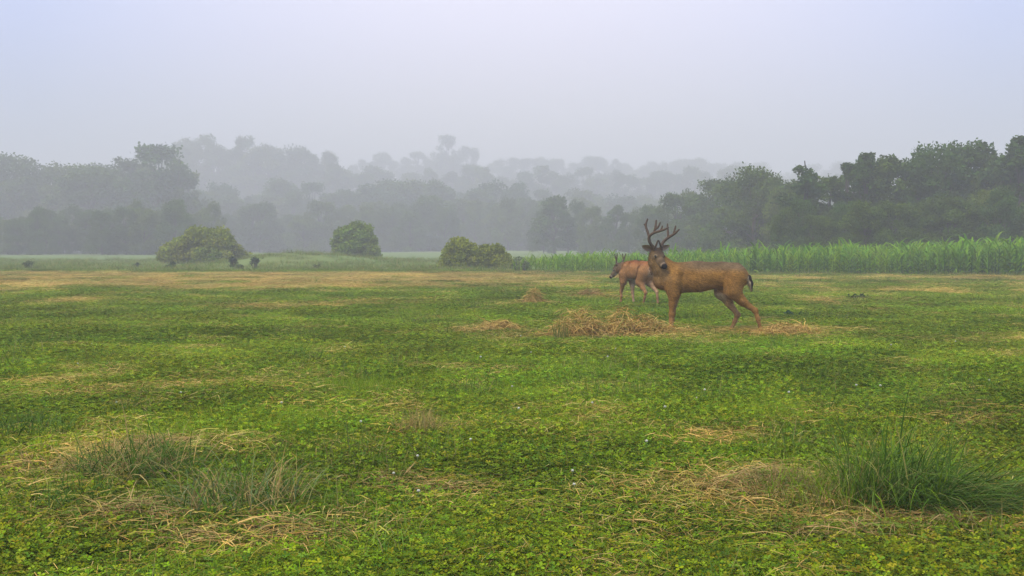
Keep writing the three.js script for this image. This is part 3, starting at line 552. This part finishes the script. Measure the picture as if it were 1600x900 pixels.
function tuft(name, x, d, spec, seed, label, category = 'grass tuft') {
  const R = rng(seed), o = new THREE.Group(), B = new Builder();
  const one = (B2, len, w) => {
    const a = R() * 6.28, q = Math.sqrt(R()) * spec.r, lean = spec.lean || [0, 0], s = spec.spread * (0.3 + R());
    const t = R() * 6.28, dir = V(Math.cos(t) * s + lean[0] * (0.3 + R()), 1, Math.sin(t) * s + lean[1] * (0.3 + R()));
    const tone = spec.tones[Math.floor(R() * spec.tones.length)];
    B2.blade(V(Math.cos(a) * q * (spec.long || 1), -0.02, Math.sin(a) * q), dir, len, w, spec.droop * (0.5 + R()), 7, jit(tone, R, 0.25), R, 0.01);
  };
  for (let i = 0; i < spec.n; i++) one(B, lerp(spec.len[0], spec.len[1], R()), spec.w * (0.6 + 0.7 * R()));
  const m = new THREE.Mesh(B.geometry(), M.grass); m.name = 'short_blades'; m.userData.kind = 'stuff'; o.add(m);
  for (let i = 0; i < (spec.big || 0); i++) { const L = new Builder(); one(L, lerp(spec.len[1] * 0.8, spec.len[1] * 1.1, R()), spec.w * (1.2 + 0.8 * R())); const b = new THREE.Mesh(L.geometry(), M.grass); b.name = 'blade'; o.add(b); }
  place(o, name, x, d);
  return tag(o, label, category, 'grass tufts standing in the clover');
}
const green = [[0.065, 0.135, 0.012], [0.085, 0.16, 0.014], [0.12, 0.19, 0.03]], lime = [[0.17, 0.27, 0.010], [0.22, 0.29, 0.014], [0.14, 0.23, 0.008]], dry = [[0.42, 0.30, 0.10], [0.34, 0.24, 0.09], [0.24, 0.22, 0.06]], deep = [[0.045, 0.10, 0.008], [0.06, 0.12, 0.010], [0.10, 0.165, 0.025]];
tuft('grass_tuft', 1.86, 5.05, { r: 0.27, n: 2000, len: [0.2, 0.66], w: 0.006, spread: 0.75, lean: [0.6, 0.2], droop: 1.3, tones: [...green, ...deep, ...deep, lime[2], dry[2]], big: 30 }, 61, 'largest dark green tuft with long blades arching to the right');
tuft('grass_tuft', 1.55, 5.1, { r: 0.28, long: 1.3, n: 900, len: [0.14, 0.34], w: 0.005, spread: 0.65, droop: 0.65, tones: [...lime, ...dry.slice(1), [0.2, 0.2, 0.06]], big: 14 }, 62, 'upright yellow green tuft against the left side of the largest tuft');
tuft('grass_tuft', 2.12, 4.95, { r: 0.22, n: 520, len: [0.3, 0.66], w: 0.006, spread: 0.6, lean: [1.7, 0.6], droop: 0.55, tones: [...deep, [0.16, 0.17, 0.04], [0.12, 0.19, 0.05]], big: 24 }, 60, 'flattened blades lying over to the right of the largest tuft');
tuft('grass_tuft', -2.08, 5.75, { r: 0.34, n: 1100, len: [0.14, 0.46], w: 0.006, spread: 0.8, lean: [0.2, 0], droop: 1.2, tones: [...deep, ...green, ...dry], big: 18 }, 63, 'dark upright tuft on the left between patches of dry hay');
tuft('grass_tuft', -1.30, 4.95, { r: 0.32, n: 850, len: [0.14, 0.44], w: 0.0065, spread: 0.7, droop: 1.0, tones: [...green, ...dry, [0.17, 0.22, 0.09]], big: 20 }, 64, 'loose tuft of pale arching blades beside the lower left hay');
tuft('grass_tuft', -3.15, 6.75, { r: 0.3, n: 420, len: [0.12, 0.3], w: 0.006, spread: 0.6, droop: 0.9, tones: [...deep, ...green], big: 10 }, 65, 'dark green tuft at the left edge of the picture');
tuft('grass_tuft', -2.2, 5.0, { r: 0.25, n: 420, len: [0.10, 0.26], w: 0.006, spread: 0.6, droop: 0.9, tones: [...deep, ...green], big: 8 }, 66, 'low dark tuft just below the dark upright tuft on the left');
tuft('grass_tuft', -1.33, 9.0, { r: 0.3, long: 1.2, n: 1100, len: [0.08, 0.21], w: 0.0045, spread: 0.45, droop: 0.4, tones: lime }, 67, 'bright lime green tuft of fine grass in the middle of the clover');
tuft('dry_tuft', -0.60, 6.85, { r: 0.14, n: 260, len: [0.12, 0.29], w: 0.0045, spread: 0.45, droop: 0.3, tones: dry, big: 8 }, 68, 'straw yellow dry stubble tuft in the middle foreground');
tuft('grass_tuft', 0.66, 13.9, { r: 0.10, n: 120, len: [0.15, 0.36], w: 0.007, spread: 0.3, droop: 0.35, tones: [...dry, ...green], big: 6 }, 69, 'olive tuft standing at the left end of the hay heaps');
tuft('grass_tuft', -2.32, 4.5, { r: 0.06, n: 26, len: [0.12, 0.28], w: 0.01, spread: 0.15, droop: 0.25, tones: green, big: 3 }, 70, 'few upright broad blades at the lower left corner');
tuft('grass_tuft', -1.3, 20.2, { r: 0.25, long: 1.8, n: 160, len: [0.08, 0.2], w: 0.008, spread: 0.4, droop: 0.5, tones: deep }, 71, 'dark green tuft in the middle distance left of the low hay heap');

// ---------------------------------------------------------------- clover, grass, straw over the field
function cloverPatch(seed, n, r) {
  const R = rng(seed), B = new Builder();
  for (let i = 0; i < n; i++) {
    const a = R() * 6.28, q = Math.sqrt(R()) * r, c = V(Math.cos(a) * q, 0.01 + 0.065 * R(), Math.sin(a) * q), t0 = R() * 6.28, s = 0.005 + 0.0062 * R();
    const tone = jit([[0.11, 0.19, 0.006], [0.145, 0.21, 0.006], [0.075, 0.155, 0.014], [0.17, 0.19, 0.012], [0.145, 0.235, 0.014]][Math.floor(R() * 5)], R, 0.5), tilt = V((R() - 0.5) * 0.9, 1, (R() - 0.5) * 0.9).normalize();
    const e1 = V(1, 0, 0).cross(tilt).normalize(), e2 = tilt.clone().cross(e1);
    for (let k = 0; k < 3; k++) {
      const t = t0 + k * 2.094, v = e1.clone().multiplyScalar(Math.cos(t)).addScaledVector(e2, Math.sin(t)), w = tilt.clone().cross(v), up = 0.25 + 0.3 * R();
      const tip = c.clone().addScaledVector(v, s * 1.9).addScaledVector(tilt, s * up), mid = c.clone().addScaledVector(v, s * 1.15).addScaledVector(tilt, s * up * 0.25);
      B.tri(c, mid.clone().addScaledVector(w, s * 0.75).addScaledVector(tilt, s * 0.3), tip, tone); B.tri(c, tip, mid.clone().addScaledVector(w, -s * 0.75).addScaledVector(tilt, s * 0.3), tone.map(x => x * 0.94));
    }
  }
  return B.geometry();
}
function grassPatch(seed, n, r, len, tones, w = 0.0045) {
  const R = rng(seed), B = new Builder();
  for (let i = 0; i < n; i++) { const a = R() * 6.28, q = Math.sqrt(R()) * r, t = R() * 6.28, s = 0.2 + 0.6 * R(); B.blade(V(Math.cos(a) * q, -0.01, Math.sin(a) * q), V(Math.cos(t) * s, 1, Math.sin(t) * s), lerp(len[0], len[1], R()), w * (0.7 + 0.6 * R()), 0.3 + 0.6 * R(), 3, jit(tones[Math.floor(R() * tones.length)], R, 0.25), R, 0.004); }
  return B.geometry();
}
function strawPatch(seed, n, r) {
  const R = rng(seed), B = new Builder(), tones = [[0.42, 0.29, 0.10], [0.33, 0.22, 0.075], [0.50, 0.38, 0.15], [0.22, 0.14, 0.045], [0.30, 0.26, 0.06]];
  for (let i = 0; i < n; i++) { const a = R() * 6.28, q = Math.sqrt(R()) * r, t = R() * 6.28; B.blade(V(Math.cos(a) * q, 0.015 + 0.075 * R(), Math.sin(a) * q), V(Math.cos(t), (R() - 0.35) * 0.5, Math.sin(t)), 0.08 + 0.2 * R(), 0.0022 + 0.0026 * R(), 0.2 + 0.4 * R(), 3, jit(tones[Math.floor(R() * 5)], R, 0.25), R, 0.004); }
  return B.geometry();
}
{
  const R = rng(900), sets = {
    clover: { protos: [1, 2, 3, 4].map(i => cloverPatch(i, 450, 0.30)), mat: M.clover, label: 'green clover carpet covering the field', category: 'clover', list: [] },
    grass: { protos: [1, 2, 3, 4].map(i => grassPatch(20 + i, 260, 0.28, [0.04, 0.14], [...lime, [0.11, 0.20, 0.008], [0.23, 0.22, 0.03]], 0.0032)), mat: M.grass, label: 'short mixed grass growing through the clover', category: 'grass', list: [] },
    straw: { protos: [1, 2, 3].map(i => strawPatch(40 + i, 190, 0.30)), mat: M.straw, label: 'dry cut straw littered over the field', category: 'straw', list: [] },
    rough: { protos: [1, 2].map(i => grassPatch(60 + i, 90, 0.35, [0.12, 0.34], [...green, [0.16, 0.19, 0.05], [0.2, 0.17, 0.07]], 0.006)), mat: M.grass, label: 'taller rough grass along the edges of the field', category: 'grass', list: [] },
  };
  for (let d = 2.2; d < 52;) {
    const s = d < 7 ? 0.15 : 0.15 * Math.pow(d / 7, 0.66), half = d * 0.54 + 1.6;
    for (let x = -half; x < half; x += s) {
      const px = x + (R() - 0.5) * s, pd = d + (R() - 0.5) * s, hay = hayAt(px, pd), n = fbm(px * 0.55 + 9, pd * 0.4 + 3), n2 = fbm(px * 1.6 + 70, pd * 1.1), big = d < 7 ? 1 : Math.min(1.9, Math.pow(d / 7, 0.42));
      const hayMix = hay * (0.45 + 0.9 * n2) * (pd < 12 ? 0.72 : 1) > R() * 0.9;
      const tone = (0.25 + 0.9 * n + 0.85 * n2) * (0.8 + 0.4 * R()), dull = smooth(0.02, 0.38, Math.abs(px / pd) - 0.08) * 0.25;
      if (hayMix) {
        sets.straw.list.push([px, pd, big, tone, 0.9 + 0.3 * R(), 0.9 + 0.2 * R()]);
        if (R() < 0.55) sets.grass.list.push([px, pd, big, tone * 1.05, 0.95, 0.9]);
      } else {
        const grassy = smooth(0.46, 0.62, n * 0.65 + n2 * 0.45);
        if (R() > grassy * 0.7) sets.clover.list.push([px, pd, big, tone, 0.82 + 0.5 * fbm(px * 0.8 + 31, pd * 0.5) + (R() - 0.5) * 0.2 + dull * 0.3, 1 - dull * 0.3]);
        if (R() < 0.55 + grassy * 0.45) sets.grass.list.push([px, pd, big, tone, 1 + dull * 0.2, 1 - dull * 0.3]);
        if (R() < 0.02 + 0.10 * smooth(0.5, 0.7, n2)) sets.straw.list.push([px, pd, big * 0.8, tone * 0.9, 1, 1]);
        if (R() < 0.02) sets.rough.list.push([px, pd, big * 0.7, tone, 1, 1]);
      }
    }
    d += s;
  }
  for (let i = 0; i < 2600; i++) {                                       // unmown margin beyond the hay, up to the woods
    const d = 50.5 + Math.pow(R(), 1.3) * 45, x = (R() * 2 - 1) * d * 0.56;
    if (x > 0.5 && d < 62) continue;
    sets.rough.list.push([x, d, 1.3 + R() * 1.2, 0.9 + 0.5 * R(), 1.1, 1]);
  }
  for (let i = 0; i < 260; i++) { const t = R(), x = lerp(-0.6, 24.5, t), d = lerp(49.3, 41.4, t) - R() * 0.9; sets.rough.list.push([x, d, 0.8 + R() * 0.7, 0.9 + 0.5 * R(), 1.15, 1]); }   // weedy strip along the corn
  const o = new THREE.Object3D(), c = new THREE.Color();
  for (const [key, set] of Object.entries(sets)) set.protos.forEach((g, p) => {
    const list = set.list.filter((_, i) => i % set.protos.length === p), im = new THREE.InstancedMesh(g, set.mat, list.length);
    list.forEach(([x, d, k, tone, warm, sat], i) => {
      o.position.set(x, groundY(x, d) - 0.004, -d); o.rotation.set((R() - 0.5) * 0.12, R() * 6.28, (R() - 0.5) * 0.12); o.scale.set(k, (0.45 + 1.0 * fbm(x * 1.3 + 17, d * 1.3)) * (0.8 + 0.4 * R()) * (d > 50 ? k * 0.7 : 1), k); o.updateMatrix();
      im.setMatrixAt(i, o.matrix); im.setColorAt(i, c.setRGB(tone * warm, tone, tone * (2 - sat) * 0.8));
    });
    im.name = numbered({ clover: 'clover', grass: 'grass', straw: 'straw_litter', rough: 'rough_grass' }[key]); tag(im, set.label, set.category, null, 'stuff'); scene.add(im);
  });
}
// white clover blossoms
{
  const R = rng(321), head = new THREE.IcosahedronGeometry(0.011, 1), p = head.attributes.position;
  for (let i = 0; i < p.count; i++) { const k = 0.85 + 0.3 * hash(Math.round(p.getX(i) * 4000), Math.round(p.getY(i) * 4000 + p.getZ(i) * 9000)); p.setXYZ(i, p.getX(i) * k, p.getY(i) * k * 0.9 + 0.13, p.getZ(i) * k); }
  head.computeVertexNormals();
  const stem = new THREE.CylinderGeometry(0.0014, 0.0018, 0.13, 5); stem.translate(0, 0.062, 0);
  const known = [[-0.62, 5.45], [0.32, 5.5], [0.31, 5.2], [-0.45, 5.0], [-0.53, 5.85], [-0.25, 6.3], [0.05, 7.6], [0.6, 7.8], [1.1, 7.5], [-1.7, 7.7], [-1.0, 6.9], [0.8, 6.2], [2.2, 8.3], [2.9, 8.8], [-2.6, 8.2]];
  for (let i = 0; i < 16; i++) { const d = 7 + 8 * R(); known.push([(R() - 0.5) * d * 0.95, d]); }
  for (const [x, d] of known) {
    const o = new THREE.Group(), h = new THREE.Mesh(head, M.blossom), s = new THREE.Mesh(stem, M.stem); h.name = 'flower_head'; s.name = 'stem'; o.add(s, h);
    place(o, 'clover_blossom', x, d, R() * 6); o.scale.setScalar(0.62 + 0.3 * R());
    tag(o, 'small white clover blossom standing above the leaves', 'flower', 'white clover blossoms');
  }
}
scene.traverse(o => { if (o.isMesh) { o.castShadow = true; o.receiveShadow = true; } });
renderer.render(scene, camera);
